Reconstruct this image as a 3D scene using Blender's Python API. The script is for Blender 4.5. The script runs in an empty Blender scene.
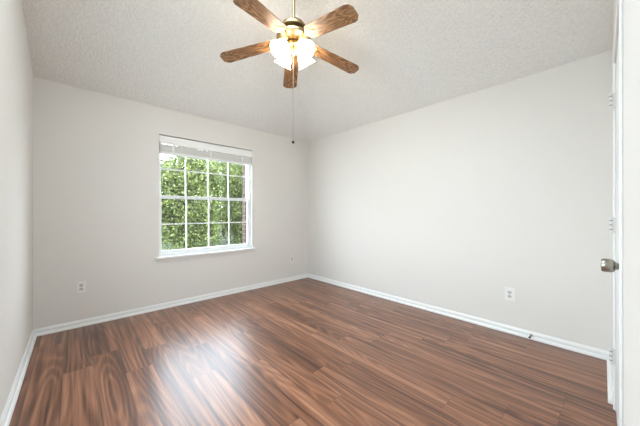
import bpy, bmesh, math, random
from mathutils import Vector, Matrix

S = bpy.context.scene
C = S.collection
PI = math.pi
R = math.radians

# ------------------------------------------------------------------ camera, sky, sun, exposure
cam_d = bpy.data.cameras.new('camera')
cam = bpy.data.objects.new('camera', cam_d)
C.objects.link(cam)
cam_d.sensor_width = 36.0
cam_d.lens = 263.0 / 640.0 * 36.0
cam_d.clip_start = 0.01
cam.location = (-3.087, -3.642, 1.16)
cam.rotation_euler = (R(90), 0, -R(42.9))
S.camera = cam

W = bpy.data.worlds.new('world')
S.world = W
W.use_nodes = True
wn, wl = W.node_tree.nodes, W.node_tree.links
wn.clear()
w_out = wn.new('ShaderNodeOutputWorld')
w_bg = wn.new('ShaderNodeBackground')
w_tc = wn.new('ShaderNodeTexCoord')
w_sep = wn.new('ShaderNodeSeparateXYZ')
w_rmp = wn.new('ShaderNodeValToRGB')
w_rmp.color_ramp.elements[0].position = 0.0
w_rmp.color_ramp.elements[0].color = (0.80, 0.90, 1.0, 1)
w_rmp.color_ramp.elements[1].position = 0.9
w_rmp.color_ramp.elements[1].color = (0.72, 0.85, 1.0, 1)
wl.new(w_tc.outputs['Generated'], w_sep.inputs[0])
wl.new(w_sep.outputs['Z'], w_rmp.inputs[0])
wl.new(w_rmp.outputs[0], w_bg.inputs['Color'])
w_bg.inputs['Strength'].default_value = 9.0
wl.new(w_bg.outputs[0], w_out.inputs[0])

LAMP_GLOW = 9.0                              # brightness of the fan's glass shades

def portal(name, loc, rot, sx, sy):          # guides the sky's sampling through a window; gives no light of its own
    d = bpy.data.lights.new(name, 'AREA')
    d.shape = 'RECTANGLE'
    d.size, d.size_y = sx, sy
    d.cycles.is_portal = True
    o = bpy.data.objects.new(name, d)
    o.location, o.rotation_euler = loc, rot
    C.objects.link(o)
portal('sky_portal_back', (-1.72, 0.23, 1.37), (-R(90), 0, 0), 1.2, 1.5)
portal('sky_portal_left', (-3.49, -2.23, 1.37), (0, -R(90), 0), 1.66, 0.90)
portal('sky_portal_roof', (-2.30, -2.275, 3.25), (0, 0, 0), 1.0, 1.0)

S.view_settings.view_transform = 'Standard'
S.view_settings.look = 'None'
S.view_settings.gamma = 1.0
S.view_settings.use_curve_mapping = False
S.view_settings.exposure = 0.74

# ------------------------------------------------------------------ helpers
def bm_box(bm, lo, hi, mat=None):
    lo, hi = Vector(lo), Vector(hi)
    m = Matrix.Translation((lo + hi) / 2) @ Matrix.Diagonal((*(hi - lo), 1))
    if mat is not None:
        m = mat @ m
    return bmesh.ops.create_cube(bm, size=1, matrix=m)['verts']

def bm_lathe(bm, prof, n=32, mat=None, cap0=False, cap1=False):
    rings = []
    for r, z in prof:
        ring = []
        for i in range(n):
            a = 2 * PI * i / n
            v = Vector((r * math.cos(a), r * math.sin(a), z))
            if mat is not None:
                v = mat @ v
            ring.append(bm.verts.new(v))
        rings.append(ring)
    for a, b in zip(rings, rings[1:]):
        for i in range(n):
            j = (i + 1) % n
            bm.faces.new((a[i], a[j], b[j], b[i]))
    if cap0:
        bm.faces.new(list(reversed(rings[0])))
    if cap1:
        bm.faces.new(rings[-1])

def bm_tube(bm, pts, rad, n=8):
    pts = [Vector(p) for p in pts]
    rings = []
    for k, p in enumerate(pts):
        d = (pts[min(k + 1, len(pts) - 1)] - pts[max(k - 1, 0)]).normalized()
        u = d.orthogonal().normalized() if k == 0 else (u - d * u.dot(d)).normalized()
        v = d.cross(u)
        rr = rad[k] if isinstance(rad, (list, tuple)) else rad
        rings.append([bm.verts.new(p + rr * (math.cos(2 * PI * i / n) * u + math.sin(2 * PI * i / n) * v)) for i in range(n)])
    for a, b in zip(rings, rings[1:]):
        for i in range(n):
            j = (i + 1) % n
            bm.faces.new((a[i], a[j], b[j], b[i]))
    bm.faces.new(list(reversed(rings[0])))
    bm.faces.new(rings[-1])

def bm_prism(bm, outline, z0, z1, mat=None):
    def P(x, y, z):
        v = Vector((x, y, z))
        return mat @ v if mat is not None else v
    lo = [bm.verts.new(P(x, y, z0)) for x, y in outline]
    hi = [bm.verts.new(P(x, y, z1)) for x, y in outline]
    n = len(outline)
    bm.faces.new(list(reversed(lo)))
    bm.faces.new(hi)
    for i in range(n):
        j = (i + 1) % n
        bm.faces.new((lo[i], lo[j], hi[j], hi[i]))

def obj(name, bm, mat, parent=None, smooth=False, bevel=0.0):
    bmesh.ops.recalc_face_normals(bm, faces=bm.faces[:])
    me = bpy.data.meshes.new(name)
    bm.to_mesh(me)
    bm.free()
    if smooth:
        me.polygons.foreach_set('use_smooth', [True] * len(me.polygons))
    o = bpy.data.objects.new(name, me)
    C.objects.link(o)
    if mat is not None:
        me.materials.append(mat)
    if bevel:
        b = o.modifiers.new('bevel', 'BEVEL')
        b.width = bevel
        b.segments = 2
        b.limit_method = 'ANGLE'
    if smooth:
        e = o.modifiers.new('split', 'EDGE_SPLIT')
        e.split_angle = R(40)
    if parent is not None:
        o.parent = parent
    return o

def thing(name, label, cat, loc=(0, 0, 0), rotz=0.0, group=None):
    o = bpy.data.objects.new(name, None)
    o.empty_display_size = 0.1
    C.objects.link(o)
    o.location = loc
    o.rotation_euler = (0, 0, rotz)
    if label:
        o['label'] = label
        o['category'] = cat
    if group:
        o['group'] = group
    return o

def struct(name, bm, mat, parent=None, **kw):
    o = obj(name, bm, mat, parent, **kw)
    if parent is None:
        o['kind'] = 'structure'
    return o

def NB():
    return bmesh.new()

# ------------------------------------------------------------------ materials
def new_mat(name):
    m = bpy.data.materials.new(name)
    m.use_nodes = True
    nt = m.node_tree
    return m, nt, nt.nodes['Principled BSDF'], nt.nodes, nt.links

def simple(name, col, rough=0.5, metal=0.0, bump=0.0, bscale=60.0, var=0.0, spec=0.5, bdist=0.004):
    m, nt, p, N, L = new_mat(name)
    p.inputs['Base Color'].default_value = (*col, 1)
    p.inputs['Roughness'].default_value = rough
    p.inputs['Metallic'].default_value = metal
    p.inputs['Specular IOR Level'].default_value = spec
    tc = N.new('ShaderNodeTexCoord')
    nz = N.new('ShaderNodeTexNoise')
    nz.inputs['Scale'].default_value = bscale
    nz.inputs['Detail'].default_value = 3
    L.new(tc.outputs['Object'], nz.inputs['Vector'])
    if var:
        mx = N.new('ShaderNodeMixRGB')
        mx.inputs[1].default_value = (*[c * (1 - var) for c in col], 1)
        mx.inputs[2].default_value = (*[min(1, c * (1 + var)) for c in col], 1)
        L.new(nz.outputs['Fac'], mx.inputs[0])
        L.new(mx.outputs[0], p.inputs['Base Color'])
    if bump:
        b = N.new('ShaderNodeBump')
        b.inputs['Strength'].default_value = bump
        b.inputs['Distance'].default_value = bdist
        L.new(nz.outputs['Fac'], b.inputs['Height'])
        L.new(b.outputs[0], p.inputs['Normal'])
    return m

M_wall = simple('wall_paint', (0.785, 0.757, 0.715), 0.75, bump=0.12, bscale=90, var=0.01, spec=0.25)
M_ceil = simple('popcorn_ceiling', (0.90, 0.88, 0.85), 0.95, bump=1.0, bscale=55, var=0.12, bdist=0.012, spec=0.1)
M_trim = simple('white_trim', (0.86, 0.86, 0.84), 0.35, bump=0.02)
M_door = simple('white_door_paint', (0.82, 0.815, 0.79), 0.4, bump=0.04, bscale=40)
M_vinyl = simple('white_vinyl', (0.86, 0.87, 0.87), 0.3)
M_blind = simple('blind_slat', (0.80, 0.785, 0.75), 0.45)
M_plate = simple('white_plastic', (0.86, 0.85, 0.82), 0.35)
M_slot = simple('socket_grey', (0.22, 0.21, 0.20), 0.5)
M_socket = simple('socket_beige', (0.60, 0.57, 0.53), 0.45)
M_nickel = simple('satin_nickel', (0.40, 0.37, 0.32), 0.32, metal=1.0, bump=0.03)
M_dark = simple('dark_metal', (0.10, 0.095, 0.085), 0.4, metal=0.9)
M_brass = simple('antique_brass', (0.30, 0.225, 0.12), 0.40, metal=1.0, bump=0.05, var=0.2, bscale=30)
M_gold = simple('polished_brass', (0.66, 0.46, 0.18), 0.3, metal=1.0, var=0.1, bscale=40)
M_hinge = simple('painted_hinge', (0.72, 0.71, 0.68), 0.35)
M_rubber = simple('dark_rubber', (0.04, 0.035, 0.03), 0.6)
M_chain = simple('chain_metal', (0.45, 0.42, 0.38), 0.4, metal=0.6)
M_bounce_ground = simple('pale_bounce_ground', (0.62, 0.60, 0.56), 0.9, bump=0.6, bscale=25, var=0.35)  # ground made pale to bounce sky light in through the added left window
M_lawn = simple('lawn', (0.05, 0.065, 0.02), 0.9, bump=0.6, bscale=25, var=0.35)
M_bark = simple('bark', (0.10, 0.075, 0.055), 0.9, bump=0.8, bscale=25, var=0.3)
M_roof = simple('roof_shingle', (0.16, 0.14, 0.13), 0.9, bump=0.5, bscale=40, var=0.3)
M_siding = simple('neighbour_siding', (0.62, 0.30, 0.17), 0.8, var=0.1)

def floor_mat():
    m, nt, p, N, L = new_mat('walnut_laminate')
    def math_(op, a, b=None):
        n = N.new('ShaderNodeMath')
        n.operation = op
        for i, v in enumerate((a, b)):
            if v is None:
                continue
            if isinstance(v, (int, float)):
                n.inputs[i].default_value = v
            else:
                L.new(v, n.inputs[i])
        return n.outputs[0]
    tc = N.new('ShaderNodeTexCoord')
    sp = N.new('ShaderNodeSeparateXYZ')
    L.new(tc.outputs['Object'], sp.inputs[0])
    X, Y = sp.outputs[0], sp.outputs[1]
    PW, PL = 0.166, 1.25
    u = math_('DIVIDE', X, PW)
    iu = math_('FLOOR', u)
    fu = math_('FRACT', u)
    wn1 = N.new('ShaderNodeTexWhiteNoise')
    wn1.noise_dimensions = '1D'
    L.new(iu, wn1.inputs['W'])
    v = math_('ADD', math_('DIVIDE', Y, PL), math_('MULTIPLY', wn1.outputs['Value'], 7.3))
    iv = math_('FLOOR', v)
    fv = math_('FRACT', v)
    cb = N.new('ShaderNodeCombineXYZ')
    L.new(iu, cb.inputs[0])
    L.new(iv, cb.inputs[1])
    wn2 = N.new('ShaderNodeTexWhiteNoise')
    wn2.noise_dimensions = '2D'
    L.new(cb.outputs[0], wn2.inputs['Vector'])
    rnd = wn2.outputs['Value']
    # seams
    du = math_('MINIMUM', fu, math_('SUBTRACT', 1.0, fu))
    dv = math_('MINIMUM', fv, math_('SUBTRACT', 1.0, fv))
    su = math_('LESS_THAN', math_('MULTIPLY', du, PW), 0.0014)
    sv = math_('LESS_THAN', math_('MULTIPLY', dv, PL), 0.0014)
    seam = math_('MAXIMUM', su, sv)
    # cathedral figure: contour rings of a stretched noise field, shifted plank by plank
    def gvec(sx, sy):
        c = N.new('ShaderNodeCombineXYZ')
        L.new(math_('MULTIPLY', X, sx), c.inputs[0])
        L.new(math_('MULTIPLY', Y, sy), c.inputs[1])
        L.new(math_('MULTIPLY', rnd, 90.0), c.inputs[2])
        return c.outputs[0]
    def noise(vec, scale, detail, rough=0.5):
        n = N.new('ShaderNodeTexNoise')
        n.inputs['Scale'].default_value = scale
        n.inputs['Detail'].default_value = detail
        n.inputs['Roughness'].default_value = rough
        L.new(vec, n.inputs['Vector'])
        return n.outputs['Fac']
    field = noise(gvec(5.0, 0.55), 1.0, 1.2, 0.4)
    rings = math_('ADD', math_('MULTIPLY', math_('SINE', math_('MULTIPLY', field, 105.0)), 0.5), 0.5)
    fib = noise(gvec(62.0, 1.1), 1.0, 4.0, 0.65)
    band = noise(gvec(24.0, 0.45), 1.0, 3.0, 0.55)
    t = math_('ADD', math_('MULTIPLY', math_('POWER', rings, 1.6), 0.11), math_('MULTIPLY', fib, 0.50))
    t = math_('ADD', t, math_('MULTIPLY', band, 0.66))
    t = math_('ADD', t, math_('MULTIPLY', math_('SUBTRACT', rnd, 0.5), 0.12))
    rp = N.new('ShaderNodeValToRGB')
    cr = rp.color_ramp
    cr.elements[0].position = 0.30
    cr.elements[0].color = (0.030, 0.011, 0.006, 1)
    cr.elements[1].position = 0.92
    cr.elements[1].color = (0.46, 0.22, 0.12, 1)
    e = cr.elements.new(0.50)
    e.color = (0.098, 0.035, 0.016, 1)
    e = cr.elements.new(0.66)
    e.color = (0.235, 0.095, 0.047, 1)
    L.new(t, rp.inputs[0])
    mx = N.new('ShaderNodeMixRGB')
    L.new(math_('MULTIPLY', seam, 0.5), mx.inputs[0])
    L.new(rp.outputs[0], mx.inputs[1])
    mx.inputs[2].default_value = (0.03, 0.016, 0.01, 1)
    L.new(mx.outputs[0], p.inputs['Base Color'])
    rr = math_('ADD', math_('MULTIPLY', fib, 0.10), 0.27)
    L.new(rr, p.inputs['Roughness'])
    p.inputs['Specular IOR Level'].default_value = 0.5
    p.inputs['Coat Weight'].default_value = 0.28
    p.inputs['Coat Roughness'].default_value = 0.30
    bp = N.new('ShaderNodeBump')
    bp.inputs['Strength'].default_value = 0.10
    bp.inputs['Distance'].default_value = 0.002
    L.new(math_('SUBTRACT', math_('MULTIPLY', fib, 0.5), seam), bp.inputs['Height'])
    L.new(bp.outputs[0], p.inputs['Normal'])
    return m

def blade_mat():
    m, nt, p, N, L = new_mat('oak_blade')
    tc = N.new('ShaderNodeTexCoord')
    mp = N.new('ShaderNodeMapping')
    mp.inputs['Scale'].default_value = (2.2, 16.0, 16.0)
    L.new(tc.outputs['Object'], mp.inputs[0])
    n1 = N.new('ShaderNodeTexNoise')
    n1.inputs['Scale'].default_value = 1.0
    n1.inputs['Detail'].default_value = 2
    L.new(mp.outputs[0], n1.inputs['Vector'])
    mu = N.new('ShaderNodeMath')
    mu.operation = 'MULTIPLY'
    mu.inputs[1].default_value = 70
    L.new(n1.outputs['Fac'], mu.inputs[0])
    si = N.new('ShaderNodeMath')
    si.operation = 'SINE'
    L.new(mu.outputs[0], si.inputs[0])
    rp = N.new('ShaderNodeValToRGB')
    rp.color_ramp.elements[0].color = (0.14, 0.063, 0.023, 1)
    rp.color_ramp.elements[1].color = (0.40, 0.205, 0.088, 1)
    rp.color_ramp.elements[0].position = 0.1
    ma = N.new('ShaderNodeMath')
    ma.operation = 'MULTIPLY_ADD'
    ma.inputs[1].default_value = 0.5
    ma.inputs[2].default_value = 0.5
    L.new(si.outputs[0], ma.inputs[0])
    L.new(ma.outputs[0], rp.inputs[0])
    L.new(rp.outputs[0], p.inputs['Base Color'])
    p.inputs['Roughness'].default_value = 0.4
    return m

def shade_mat():
    m, nt, p, N, L = new_mat('lit_frosted_glass')
    p.inputs['Base Color'].default_value = (0.9, 0.88, 0.82, 1)
    p.inputs['Roughness'].default_value = 0.3
    p.inputs['Emission Color'].default_value = (1.0, 0.86, 0.69, 1)
    p.inputs['Emission Strength'].default_value = LAMP_GLOW
    return m

def glass_mat():
    m, nt, p, N, L = new_mat('window_glass')
    N.remove(p)
    tr = N.new('ShaderNodeBsdfTransparent')
    tr.inputs[0].default_value = (0.97, 0.98, 0.97, 1)
    gl = N.new('ShaderNodeBsdfGlossy')
    gl.inputs['Roughness'].default_value = 0.02
    lw = N.new('ShaderNodeLayerWeight')
    lw.inputs[0].default_value = 0.5
    pw = N.new('ShaderNodeMath'); pw.operation = 'POWER'; pw.inputs[1].default_value = 5.0
    L.new(lw.outputs['Facing'], pw.inputs[0])
    ma = N.new('ShaderNodeMath'); ma.operation = 'MULTIPLY_ADD'; ma.inputs[1].default_value = 0.9; ma.inputs[2].default_value = 0.02
    L.new(pw.outputs[0], ma.inputs[0])
    mx = N.new('ShaderNodeMixShader')
    L.new(ma.outputs[0], mx.inputs[0])
    L.new(tr.outputs[0], mx.inputs[1])
    L.new(gl.outputs[0], mx.inputs[2])
    L.new(mx.outputs[0], N['Material Output'].inputs[0])
    return m

def leaf_mat(name, c0, c1):
    m, nt, p, N, L = new_mat(name)
    ge = N.new('ShaderNodeNewGeometry')
    rp = N.new('ShaderNodeValToRGB')
    rp.color_ramp.elements[0].color = (*c0, 1)
    rp.color_ramp.elements[1].color = (*c1, 1)
    L.new(ge.outputs['Random Per Island'], rp.inputs[0])
    L.new(rp.outputs[0], p.inputs['Base Color'])
    p.inputs['Roughness'].default_value = 0.55
    tl = N.new('ShaderNodeBsdfTranslucent')
    L.new(rp.outputs[0], tl.inputs[0])
    mx = N.new('ShaderNodeMixShader')
    mx.inputs[0].default_value = 0.3
    L.new(p.outputs[0], mx.inputs[1])
    L.new(tl.outputs[0], mx.inputs[2])
    L.new(mx.outputs[0], N['Material Output'].inputs[0])
    return m

def brick_mat():
    m, nt, p, N, L = new_mat('red_brick')
    tc = N.new('ShaderNodeTexCoord')
    sp = N.new('ShaderNodeSeparateXYZ')
    L.new(tc.outputs['Object'], sp.inputs[0])
    ad = N.new('ShaderNodeMath')
    L.new(sp.outputs[0], ad.inputs[0])
    L.new(sp.outputs[1], ad.inputs[1])
    cb = N.new('ShaderNodeCombineXYZ')
    L.new(ad.outputs[0], cb.inputs[0])
    L.new(sp.outputs[2], cb.inputs[1])
    b = N.new('ShaderNodeTexBrick')
    b.inputs['Color1'].default_value = (0.075, 0.030, 0.022, 1)
    b.inputs['Color2'].default_value = (0.045, 0.022, 0.018, 1)
    b.inputs['Mortar'].default_value = (0.12, 0.10, 0.085, 1)
    b.inputs['Scale'].default_value = 1.0
    b.inputs['Brick Width'].default_value = 0.20
    b.inputs['Row Height'].default_value = 0.07
    b.inputs['Mortar Size'].default_value = 0.006
    L.new(cb.outputs[0], b.inputs['Vector'])
    L.new(b.outputs[0], p.inputs['Base Color'])
    p.inputs['Roughness'].default_value = 0.9
    return m

M_floor, M_blade, M_shade, M_glass, M_brick = floor_mat(), blade_mat(), shade_mat(), glass_mat(), brick_mat()
M_leafA = leaf_mat('leaf_mid', (0.016, 0.030, 0.008), (0.20, 0.23, 0.055))
M_leafB = leaf_mat('leaf_dark', (0.025, 0.042, 0.012), (0.16, 0.18, 0.06))

# ------------------------------------------------------------------ the room
XL, YF, EAVE, TOP = -3.38, -3.692, 2.44, 3.12
SL = 0.42
CAP = (TOP - EAVE) / SL
WX0, WX1, WZ0, WZ1 = -2.352, -1.115, 0.625, 2.115       # window opening in the back wall

bm = NB(); bm_box(bm, (XL - 0.1, YF - 0.12, -0.1), (0.1, 0.1, 0.0)); struct('floor', bm, M_floor)

KX0, KX1, KY0, KY1 = -2.78, -1.82, -2.75, -1.80          # added skylight to brighten the room, unseen above the frame
bm = NB()
def ceil_sheet(dz):
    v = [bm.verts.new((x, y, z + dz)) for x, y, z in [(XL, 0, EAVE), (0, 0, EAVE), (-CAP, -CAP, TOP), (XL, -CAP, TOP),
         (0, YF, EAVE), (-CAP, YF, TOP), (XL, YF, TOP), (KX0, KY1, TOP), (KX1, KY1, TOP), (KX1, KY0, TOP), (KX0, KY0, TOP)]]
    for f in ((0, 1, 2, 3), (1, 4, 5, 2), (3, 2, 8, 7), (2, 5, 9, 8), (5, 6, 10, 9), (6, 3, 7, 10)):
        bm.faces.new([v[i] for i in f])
    return v
a = ceil_sheet(0.0); b = ceil_sheet(0.12)
for i, j in ((0, 1), (1, 4), (4, 5), (5, 6), (6, 3), (3, 0), (7, 8), (8, 9), (9, 10), (10, 7)):
    bm.faces.new((a[i], a[j], b[j], b[i]))
struct('ceiling', bm, M_ceil)

def holed_wall(bm, x0, x1, y0, y1, z0, z1, h):
    hx0, hx1, hz0, hz1 = h
    bm_box(bm, (x0, y0, z0), (hx0, y1, z1))
    bm_box(bm, (hx1, y0, z0), (x1, y1, z1))
    bm_box(bm, (hx0, y0, hz1), (hx1, y1, z1))
    if hz0 > z0:
        bm_box(bm, (hx0, y0, z0), (hx1, y1, hz0))

bm = NB(); holed_wall(bm, XL - 0.1, 0.1, 0, 0.11, 0, EAVE + 0.12, (WX0, WX1, WZ0, WZ1)); struct('wall_back', bm, M_wall)
bm = NB(); holed_wall(bm, XL - 0.1, 0.1, 0.11, 0.22, -0.1, EAVE + 0.12, (WX0 + .012, WX1 - .050, WZ0 - .02, WZ1 - .02)); struct('wall_exterior', bm, M_brick)
bm = NB(); bm_box(bm, (0, YF - 0.12, 0), (0.1, 0, EAVE + 0.12)); struct('wall_right', bm, M_wall)
# opening added in the left wall for fill light, outside the frame
VY0, VY1, VZ0, VZ1 = -2.68, -1.78, 0.54, 2.20
bm = NB()
bm_box(bm, (XL - 0.1, YF - 0.12, 0), (XL, VY0, TOP + 0.12)); bm_box(bm, (XL - 0.1, VY1, 0), (XL, 0, TOP + 0.12))
bm_box(bm, (XL - 0.1, VY0, 0), (XL, VY1, VZ0)); bm_box(bm, (XL - 0.1, VY0, VZ1), (XL, VY1, TOP + 0.12))
struct('wall_left', bm, M_wall)
DX0, DX1, DZ = -1.565, -0.765, 2.04                     # door opening in the front wall
bm = NB(); holed_wall(bm, XL, 0, YF - 0.12, YF, 0, TOP + 0.12, (DX0, DX1, 0, DZ)); struct('wall_front', bm, M_wall)

def baseboard(name, p0, p1, nrm, h=0.066, th=0.027):
    """moulded board along p0-p1, face turned to nrm"""
    p0, p1, nrm = Vector((*p0, 0)), Vector((*p1, 0)), Vector((*nrm, 0))
    prof = [(0, 0), (th, 0), (th, .008), (th * .93, .014), (th * .75, .020), (.013, .024), (.013, h * .74), (.010, h * .82), (.005, h), (0, h)]
    bm = NB()
    A = [bm.verts.new(p0 + nrm * d + Vector((0, 0, z))) for d, z in prof]
    B = [bm.verts.new(p1 + nrm * d + Vector((0, 0, z))) for d, z in prof]
    n = len(prof)
    bm.faces.new(A); bm.faces.new(list(reversed(B)))
    for i in range(n):
        j = (i + 1) % n
        bm.faces.new((A[i], A[j], B[j], B[i]))
    struct(name, bm, M_trim)
baseboard('baseboard_back', (XL, 0), (0, 0), (0, -1))
baseboard('baseboard_left', (XL, YF), (XL, -0.027), (1, 0))
baseboard('baseboard_right', (0, YF), (0, -0.027), (-1, 0))
CW = 0.06
baseboard('baseboard_front', (DX1 + CW, YF), (-0.027, YF), (0, 1), th=0.03)

# door casing
bm = NB()
for x0, x1 in ((DX0 - CW, DX0), (DX1, DX1 + CW)):
    bm_box(bm, (x0, YF, 0), (x1, YF + 0.009, DZ + CW))
bm_box(bm, (DX0, YF, DZ), (DX1, YF + 0.009, DZ + CW))
struct('trim_1', bm, M_trim, bevel=0.003)
# jamb lining with its stop
bm = NB()
for x0, x1 in ((DX0, DX0 + .012), (DX1 - .012, DX1)):
    bm_box(bm, (x0, YF - .12, 0), (x1, YF, DZ))
bm_box(bm, (DX0 + .012, YF - .12, DZ - .012), (DX1 - .012, YF, DZ))
struct('trim_2', bm, M_trim)

# the door itself, shut, hinged at the far jamb
door = thing('door_1', None, None, (DX1 - 0.014, YF, 0))
door['kind'] = 'structure'
dw = (DX1 - DX0) - 0.028
bm = NB()
bm_box(bm, (-dw, -0.037, 0.008), (0, -0.002, DZ - 0.015))
obj('door_panel', bm, M_door, door, bevel=0.002)
for z in (0.32, 1.09, 1.82):
    bm = NB()
    bm_tube(bm, [(0.004, 0.018, z - .045), (0.004, 0.018, z + .045)], 0.0075, 12)
    bm_tube(bm, [(0.004, 0.018, z + .045), (0.004, 0.018, z + .052)], 0.0055, 10)
    bm_tube(bm, [(0.004, 0.018, z - .052), (0.004, 0.018, z - .045)], 0.0055, 10)
    bm_box(bm, (-0.028, -0.002, z - .044), (0.000, 0.001, z + .044))
    bm_box(bm, (0.000, 0.000, z - .044), (0.004, 0.018, z + .044))
    hg = obj('hinge', bm, M_hinge, door, smooth=True)
    bm = NB()
    for q in (-.026, 0, .026):
        bm_tube(bm, [(0.004, 0.018, z + q - .0025), (0.004, 0.018, z + q + .0025)], 0.0079, 12)
    obj('knuckle_joint', bm, M_slot, hg)
kx, kz = -dw + 0.065, 0.945
mk = Matrix.Translation((kx, -0.002, kz)) @ Matrix.Rotation(-PI / 2, 4, 'X')
bm = NB()
bm_lathe(bm, [(0.0145, 0.012), (0.016, 0.018), (0.024, 0.022), (0.0275, 0.030), (0.0275, 0.050), (0.024, 0.057), (0.010, 0.0585)], 32, mk, cap0=True, cap1=True)
knob = obj('door_knob', bm, M_nickel, door, smooth=True)
bm = NB(); bm_lathe(bm, [(0.031, 0.0), (0.031, 0.003), (0.027, 0.006), (0.012, 0.007), (0.0115, 0.020)], 32, mk, cap0=True, cap1=True)
obj('rose', bm, M_dark, knob, smooth=True)

# ------------------------------------------------------------------ window
win = thing('window_1', None, None, (WX0, 0, WZ0)); win['kind'] = 'structure'
ww, wh = WX1 - WX0, WZ1 - WZ0
FY0, FY1 = 0.045, 0.108
bm = NB()
fl = 0.022
bm_box(bm, (0, FY0, 0), (fl, FY1, wh)); bm_box(bm, (ww - 0.035, FY0, 0), (ww, FY1, wh))
bm_box(bm, (fl, FY0, wh - .035), (ww - .035, FY1, wh)); bm_box(bm, (fl, FY0, 0), (ww - .035, FY1, 0.03))
obj('window_frame', bm, M_vinyl, win, bevel=0.003)
gx0, gx1 = fl, ww - 0.035
mid = 0.735
def sash(name, y0, y1, z0, z1, st, rail_b, rail_t):
    bm = NB()
    bm_box(bm, (gx0, y0, z0), (gx0 + st, y1, z1)); bm_box(bm, (gx1 - st, y0, z0), (gx1, y1, z1))
    bm_box(bm, (gx0 + st, y0, z0), (gx1 - st, y1, z0 + rail_b)); bm_box(bm, (gx0 + st, y0, z1 - rail_t), (gx1 - st, y1, z1))
    s = obj(name, bm, M_vinyl, win, bevel=0.002)
    a0, a1, c0, c1 = gx0 + st, gx1 - st, z0 + rail_b, z1 - rail_t
    yc = (y0 + y1) / 2
    bm = NB(); bm_box(bm, (a0, yc - .002, c0), (a1, yc + .002, c1)); obj('glass_pane', bm, M_glass, s)
    bm = NB()
    for k in (1, 2, 3):
        x = a0 + (a1 - a0) * k / 4
        bm_box(bm, (x - .007, yc - .008, c0), (x + .007, yc + .008, c1))
    z = (c0 + c1) / 2
    bm_box(bm, (a0, yc - .0075, z - .007), (a1, yc + .0075, z + .007))
    obj('muntin_grid', bm, M_vinyl, s)
    return s
lo = sash('lower_sash', 0.048, 0.074, 0.028, mid + .02, 0.016, 0.042, 0.034)
sash('upper_sash', 0.078, 0.104, mid - .02, wh - .035, 0.016, 0.034, 0.03)
bm = NB(); bm_box(bm, (ww * .48, 0.036, mid + .02), (ww * .48 + .05, 0.066, mid + .032)); bm_box(bm, (ww * .48 + .015, 0.030, mid + .032), (ww * .48 + .03, 0.055, mid + .042))
obj('sash_lock', bm, M_vinyl, lo, bevel=0.003)
bm = NB()
bm_box(bm, (0, -0.002, -0.002), (ww, FY0, 0.004))
bm_box(bm, (-0.035, -0.035, -0.022), (ww + 0.035, 0.0, 0.004))
obj('window_sill', bm, M_trim, win, bevel=0.005)
bm = NB(); bm_box(bm, (-0.012, -0.013, -0.062), (ww + .012, 0.0, -0.022)); obj('apron', bm, M_wall, win, bevel=0.003)
bm = NB()
bm_box(bm, (ww - 0.0015, 0.001, 0.004), (ww, FY0, wh)); bm_box(bm, (0, 0.001, 0.004), (0.0015, FY0, wh))
obj('reveal', bm, M_trim, win)

fill_win = thing('added_fill_window', None, None, (XL, VY0, VZ0)); fill_win['kind'] = 'structure'  # added window, out of view, lets sky light fill the room
vw, vh = VY1 - VY0, VZ1 - VZ0
bm = NB()
for y in (0, vw / 2 - .02, vw - .04):
    bm_box(bm, (-.09, y, 0), (-.04, y + .04, vh))
for z in (0, vh / 2 - .02, vh - .04):
    bm_box(bm, (-.088, .04, z), (-.042, vw - .04, z + .04))
obj('window_frame', bm, M_vinyl, fill_win)
bm = NB(); bm_box(bm, (-.067, .04, .04), (-.063, vw - .04, vh - .04)); obj('glass_pane', bm, M_glass, fill_win)
bm = NB(); bm_box(bm, (-.04, -.03, -.022), (.03, vw + .03, .003)); obj('window_sill', bm, M_trim, fill_win)

fill_skylight = thing('added_fill_skylight', None, None, (KX0, KY0, TOP)); fill_skylight['kind'] = 'structure'  # added roof opening, never in view, evens out the room light
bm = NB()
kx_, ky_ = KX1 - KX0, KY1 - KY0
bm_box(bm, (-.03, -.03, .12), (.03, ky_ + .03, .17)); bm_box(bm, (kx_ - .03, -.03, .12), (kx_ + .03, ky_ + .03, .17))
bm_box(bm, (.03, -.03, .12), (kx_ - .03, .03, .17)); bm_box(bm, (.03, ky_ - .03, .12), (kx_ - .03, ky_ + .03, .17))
obj('window_frame', bm, M_vinyl, fill_skylight)
bm = NB(); bm_box(bm, (.03, .03, .150), (kx_ - .03, ky_ - .03, .155)); obj('glass_pane', bm, M_glass, fill_skylight)

# raised blind hanging in the top of the window
bl = thing('window_blind', 'raised off-white slat blind stacked at the top of the window', 'blind', (WX0, 0, WZ1))
bm = NB(); bm_box(bm, (0.012, 0.012, -0.070), (ww - 0.012, 0.043, -0.022)); obj('headrail', bm, M_blind, bl, bevel=0.002)
bm = NB()
bm_box(bm, (0.004, -0.002, -0.078), (ww - 0.004, 0.008, -0.013))
bm_box(bm, (0.003, -0.016, -0.112), (ww - 0.003, 0.008, -0.076))
obj('valance', bm, M_trim, bl, bevel=0.003)
random.seed(3)
bm = NB()
ns = 20
for k in range(ns):
    z = -0.114 - k * 0.0042
    dy = random.uniform(-.0015, .0015)
    bm_box(bm, (0.014, 0.006 + dy, z - .0030), (ww - 0.014, 0.0405 + dy, z))
st = obj('slat_stack', bm, M_blind, bl)
st['kind'] = 'stuff'
zb = -0.114 - ns * 0.0042
bm = NB(); bm_box(bm, (0.012, 0.007, zb - 0.034), (ww - 0.012, 0.040, zb - .001)); obj('bottom_rail', bm, M_trim, bl, bevel=0.004)
for x in (0.16, ww * .5, ww - 0.16):
    bm = NB(); bm_box(bm, (x - .008, 0.003, zb - 0.022), (x + .008, 0.0055, -0.110)); obj('ladder_tape', bm, M_trim, bl)

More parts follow.
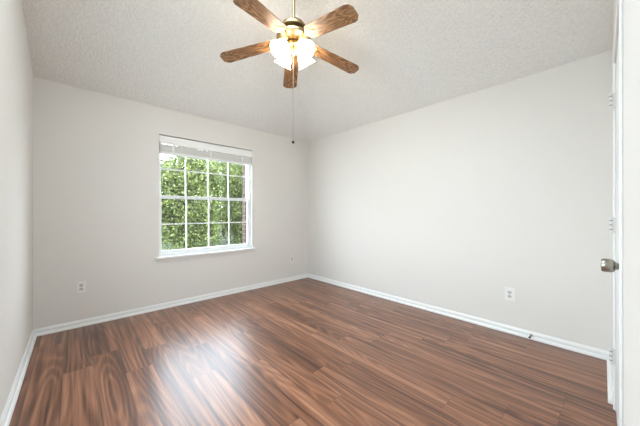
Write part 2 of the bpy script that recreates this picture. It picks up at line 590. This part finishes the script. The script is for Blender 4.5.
# ------------------------------------------------------------------ ceiling fan
FX, FY, FZ = -1.722, -1.842, 2.644                       # FZ: the height where the blade lines meet
fan = thing('ceiling_fan', 'brass ceiling fan with five wood blades and lit glass shades', 'ceiling fan', (FX, FY, FZ))
bm = NB(); bm_lathe(bm, [(0.03, TOP - .075 - FZ), (0.055, TOP - .06 - FZ), (0.068, TOP - .02 - FZ), (0.07, TOP - FZ)], 32, None, True, True)
obj('canopy', bm, M_brass, fan, smooth=True)
bm = NB(); bm_tube(bm, [(0, 0, 0.12), (0, 0, TOP - .06 - FZ)], 0.0125, 16); obj('downrod', bm, M_brass, fan, smooth=True)
bm = NB()
bm_lathe(bm, [(0.018, 0.16), (0.03, 0.150), (0.06, 0.142), (0.095, 0.122), (0.112, 0.095), (0.112, 0.080), (0.100, 0.072), (0.055, 0.068), (0.055, 0.030),
              (0.10, 0.032), (0.138, 0.022), (0.145, 0.008), (0.142, -0.010), (0.120, -0.026), (0.070, -0.034)], 48, None, True, True)
mh = obj('motor_housing', bm, M_brass, fan, smooth=True)
bm = NB()
for k in range(20):
    mv = Matrix.Rotation(2 * PI * k / 20, 4, 'Z')
    bm_box(bm, (0.053, -.0045, 0.036), (0.061, .0045, 0.064), mv)
obj('vent_fins', bm, M_gold, mh)

DROOP, PITCH = R(9.5), (R(-3), R(1), R(1), R(-16), R(-1))
ANG0 = 56.5
def blade_outline():
    pts = [(0.185, -0.050), (0.20, -0.061), (0.615, -0.074), (0.640, -0.066), (0.665, -0.036), (0.665, 0.036), (0.640, 0.066), (0.615, 0.074), (0.20, 0.061), (0.185, 0.050)]
    return pts
bm = NB(); bm_prism(bm, blade_outline(), -0.003, 0.003)
blade0 = obj('blade', bm, M_blade, fan, bevel=0.001)
bm = NB()
mi = Matrix.Translation((0, 0, -0.006))
iron = [(0.075, -0.016), (0.13, -0.012), (0.165, -0.014), (0.185, -0.040), (0.205, -0.046), (0.222, -0.034), (0.215, -0.018), (0.240, -0.014), (0.262, 0.0),
        (0.240, 0.014), (0.215, 0.018), (0.222, 0.034), (0.205, 0.046), (0.185, 0.040), (0.165, 0.014), (0.13, 0.012), (0.075, 0.016)]
bm_prism(bm, iron, -0.0022, 0.0022, mi)
for x, y in ((0.203, -.032), (0.203, .032), (0.243, 0)):
    bm_lathe(bm, [(0.006, -0.0112), (0.006, -0.0085)], 10, Matrix.Translation((x, y, 0)), True, True)
iron0 = obj('blade_iron', bm, M_gold, blade0, bevel=0.001)
for k in range(5):
    if k == 0:
        bo = blade0
    else:
        bo = blade0.copy(); C.objects.link(bo); bo.parent = fan
        ir = iron0.copy(); C.objects.link(ir); ir.parent = bo
    bo.rotation_mode = 'QUATERNION'
    m = Matrix.Rotation(R(ANG0 + 72 * k), 4, 'Z') @ Matrix.Rotation(DROOP, 4, 'Y') @ Matrix.Rotation(PITCH[k], 4, 'X')
    bo.rotation_quaternion = m.to_quaternion()
    bo.location = (0, 0, 0)

# light kit: fitter, four curved arms, four bell shades
bm = NB()
bm_lathe(bm, [(0.050, -0.034), (0.062, -0.044), (0.064, -0.066), (0.050, -0.080), (0.030, -0.092), (0.034, -0.104), (0.022, -0.120), (0.012, -0.130), (0.006, -0.142)], 32, None, True, True)
kit = obj('light_kit', bm, M_gold, fan, smooth=True)
TILT = R(38)
for k in range(4):
    az = R(47.1 + 45 + 90 * k)
    rz = Matrix.Rotation(az, 4, 'Z')
    sock = Vector((0.082, 0, -0.068))
    bm = NB()
    bm_tube(bm, [rz @ Vector(p) for p in ((0.040, 0, -0.070), (0.060, 0, -0.062), (0.074, 0, -0.060), (0.084, 0, -0.066))], 0.007, 10)
    ms = rz @ Matrix.Translation(sock) @ Matrix.Rotation(-TILT, 4, 'Y')
    bm_lathe(bm, [(0.012, 0.006), (0.024, 0.0), (0.027, -0.012), (0.025, -0.022)], 24, ms, True, True)
    obj('lamp_arm', bm, M_gold, kit, smooth=True)
    bm = NB()
    n = 32
    prof = [(0.023, -0.012), (0.036, -0.026), (0.050, -0.046), (0.057, -0.070), (0.060, -0.092), (0.070, -0.112), (0.078, -0.120)]
    bm_lathe(bm, prof, n, ms)
    sh = obj('lamp_shade', bm, M_shade, kit, smooth=True)
    so = sh.modifiers.new('thick', 'SOLIDIFY'); so.thickness = 0.003
bm = NB()
cx, cy = -0.004, 0.002
bm_tube(bm, [(cx, cy, -0.10), (cx, cy, 1.775 - FZ)], 0.0016, 6)
for k in range(60):
    bmesh.ops.create_icosphere(bm, subdivisions=1, radius=0.0026, matrix=Matrix.Translation((cx, cy, -0.12 - k * (FZ - 1.80 - 0.12) / 60)))
pc = obj('pull_chain', bm, M_chain, fan)
bm = NB(); bm_lathe(bm, [(0.003, 0.012), (0.009, 0.008), (0.0125, 0.0), (0.010, -0.009), (0.004, -0.013)], 16, Matrix.Translation((cx, cy, 1.766 - FZ)), True, True)
obj('pendant', bm, M_rubber, pc, smooth=True)

# ------------------------------------------------------------------ outlets and door stop
def outlet(label, loc, rotz, w=0.07, h=0.115, decora=False):
    """plate faces local -y"""
    t = thing('wall_outlet', label, 'outlet', loc, rotz, 'wall outlets')
    bm = NB(); bm_box(bm, (-w / 2, -0.006, -h / 2), (w / 2, 0, h / 2)); obj('cover_plate', bm, M_plate, t, bevel=0.003)
    if decora:
        bm = NB(); bm_box(bm, (-0.0165, -0.0075, -0.034), (0.0165, -0.005, 0.034)); obj('socket', bm, M_socket, t, bevel=0.001)
        return t
    for s in (1, -1):
        bm = NB()
        out = []
        for i in range(24):
            a = 2 * PI * i / 24
            out.append((max(-.0165, min(.0165, .019 * math.cos(a))), .0145 * math.sin(a) + s * 0.0195))
        mm = Matrix.Rotation(PI / 2, 4, 'X')
        bm_prism(bm, out, 0.005, 0.0075, mm)
        so = obj('socket', bm, M_socket, t)
        bm = NB()
        for x in (-.0065, .0065):
            bm_box(bm, (x - .0016, -0.0082, s * .0195 - .001), (x + .0016, -0.0070, s * .0195 + .008))
        bm_lathe(bm, [(0.003, 0.0070), (0.003, 0.0082)], 10, mm @ Matrix.Translation((0, s * .0195 - .007, 0)), True, True)
        obj('slots', bm, M_slot, so)
    bm = NB(); bm_lathe(bm, [(0.003, 0.0055), (0.003, 0.0068)], 10, Matrix.Rotation(PI / 2, 4, 'X'), True, True); obj('screw', bm, M_slot, t)
    return t
outlet('white duplex outlet on the back wall left of the window', (-3.045, 0, 0.40), 0)
outlet('small pale outlet plate on the back wall between window and far corner', (-0.36, 0, 0.372), 0, decora=True)
outlet('white duplex outlet low on the long right wall', (0, -3.026, 0.372), -PI / 2, 0.082, 0.125)

ds = thing('door_stop', 'small metal door stop sticking out of the right wall baseboard', 'door stop', (-0.013, -3.19, 0.035), -PI / 2)
def along(prof, n=16):
    bm = NB(); bm_lathe(bm, prof, n, Matrix.Rotation(PI / 2, 4, 'X'), True, True); return bm
obj('base', along([(0.012, 0.0), (0.012, 0.004), (0.006, 0.008)]), M_nickel, ds, smooth=True)
bm = NB()
bm_tube(bm, [(0.0055 * math.cos(i * .9), -0.006 - 0.0005 * i, 0.0055 * math.sin(i * .9)) for i in range(110)], 0.0013, 6)
obj('spring', bm, M_nickel, ds, smooth=True)
obj('rubber_tip', along([(0.005, 0.058), (0.0085, 0.060), (0.0085, 0.070), (0.006, 0.074)]), M_rubber, ds, smooth=True)

# ------------------------------------------------------------------ outside
bm = NB(); bm_box(bm, (-30, -20, -0.30), (XL - .1, 30, -0.20)); struct('ground', bm, M_bounce_ground)
bm = NB(); bm_box(bm, (XL - .1, 0.22, -0.30), (25, 30, -0.20)); struct('ground_lawn', bm, M_lawn)

def tree(label, x, y, h, r, seed, mat, nl, leaf=0.10, low=0.3):
    t = thing('tree', label, 'tree', (x, y, -0.2), 0, 'trees outside the window')
    rng = random.Random(seed)
    bm = NB()
    bm_tube(bm, [(0, 0, 0), (0.05, 0.03, h * .3), (-.03, .05, h * .6), (0, 0, h * .92)], [0.11, 0.085, 0.055, 0.015], 10)
    tips = []
    for k in range(26):
        z0 = h * rng.uniform(.12, .8)
        a = rng.uniform(0, 2 * PI)
        L_ = r * rng.uniform(.55, .95) * (1.0 - 0.5 * max(0, z0 / h - .5))
        p = [Vector((0, 0, z0)), Vector((math.cos(a) * L_ * .5, math.sin(a) * L_ * .5, z0 + L_ * .2)), Vector((math.cos(a) * L_, math.sin(a) * L_, z0 + L_ * .38))]
        bm_tube(bm, p, [0.03, 0.018, 0.006], 6)
        tips += [(p[1], .5), (p[2], .45)]
    obj('trunk', bm, M_bark, t)
    # leaves: two-facet blades in clumps
    vs, fs = [], []
    clumps = []
    for p, q in tips:
        for k in range(3):
            clumps.append((p + Vector((rng.gauss(0, .28), rng.gauss(0, .28), rng.gauss(0, .25))), q * rng.uniform(.6, 1.1)))
    for k in range(70):
        a, zz = rng.uniform(0, 2 * PI), rng.uniform(low, h)
        f = math.sqrt(max(0.05, 1 - ((zz - h * .42) / (h * .60)) ** 2))
        d = r * f * rng.uniform(.35, 1.0)
        clumps.append((Vector((math.cos(a) * d, math.sin(a) * d, zz)), rng.uniform(.25, .5)))
    for k in range(nl):
        c, s = clumps[k % len(clumps)]
        d = Vector((rng.gauss(0, 1), rng.gauss(0, 1), rng.gauss(0, .8)))
        d = d.normalized() * s * rng.random() ** .5
        p = c + d
        q = math.hypot(p.x, p.y)
        if q > r:
            f_ = r * rng.uniform(.8, 1.0) / q
            p.x *= f_
            p.y *= f_
        if p.z < 0.05:
            p.z = 0.05 + rng.random() * .3
        ax = Vector((rng.gauss(0, 1), rng.gauss(0, 1), rng.gauss(-.3, .7))).normalized()
        sd = ax.cross(Vector((rng.gauss(0, 1), rng.gauss(0, 1), rng.gauss(0, 1)))).normalized()
        up = ax.cross(sd)
        L_ = leaf * rng.uniform(.6, 1.35)
        w = L_ * .30
        i = len(vs)
        vs += [p, p + ax * L_ * .5 + sd * w + up * w * .3, p + ax * L_, p + ax * L_ * .5 - sd * w + up * w * .3]
        fs += [(i, i + 1, i + 2), (i, i + 2, i + 3)]
    me = bpy.data.meshes.new('foliage')
    me.from_pydata([tuple(v) for v in vs], [], fs)
    me.materials.append(mat)
    o = bpy.data.objects.new('foliage', me)
    C.objects.link(o)
    o.parent = t
    return t
tree('low leafy tree nearest the window, behind its left panes', -0.6, 5.0, 3.3, 1.0, 11, M_leafA, 26000, 0.075)
tree('leafy tree near the window, behind its right panes', 1.7, 5.6, 4.1, 1.0, 12, M_leafA, 26000, 0.075)
tree('leafy tree of the middle row behind the second column of panes', 0.55, 8.2, 3.8, 1.12, 13, M_leafA, 24000, 0.085)
tree('leafy tree of the middle row behind the third column of panes', 2.95, 8.2, 4.7, 1.12, 14, M_leafA, 24000, 0.085)
tree('leafy tree of the middle row behind the right edge of the window', 5.35, 8.3, 4.7, 1.12, 15, M_leafA, 16000, 0.085)
tree('big darker tree farthest back, behind the left half of the window', 0.1, 11.7, 4.0, 1.5, 16, M_leafB, 22000, 0.10)
tree('big darker tree farthest back, behind the third column of panes', 3.35, 11.7, 5.2, 1.5, 17, M_leafB, 24000, 0.10)
tree('big darker tree farthest back, behind the right edge of the window', 6.6, 11.7, 5.4, 1.5, 18, M_leafB, 16000, 0.10)
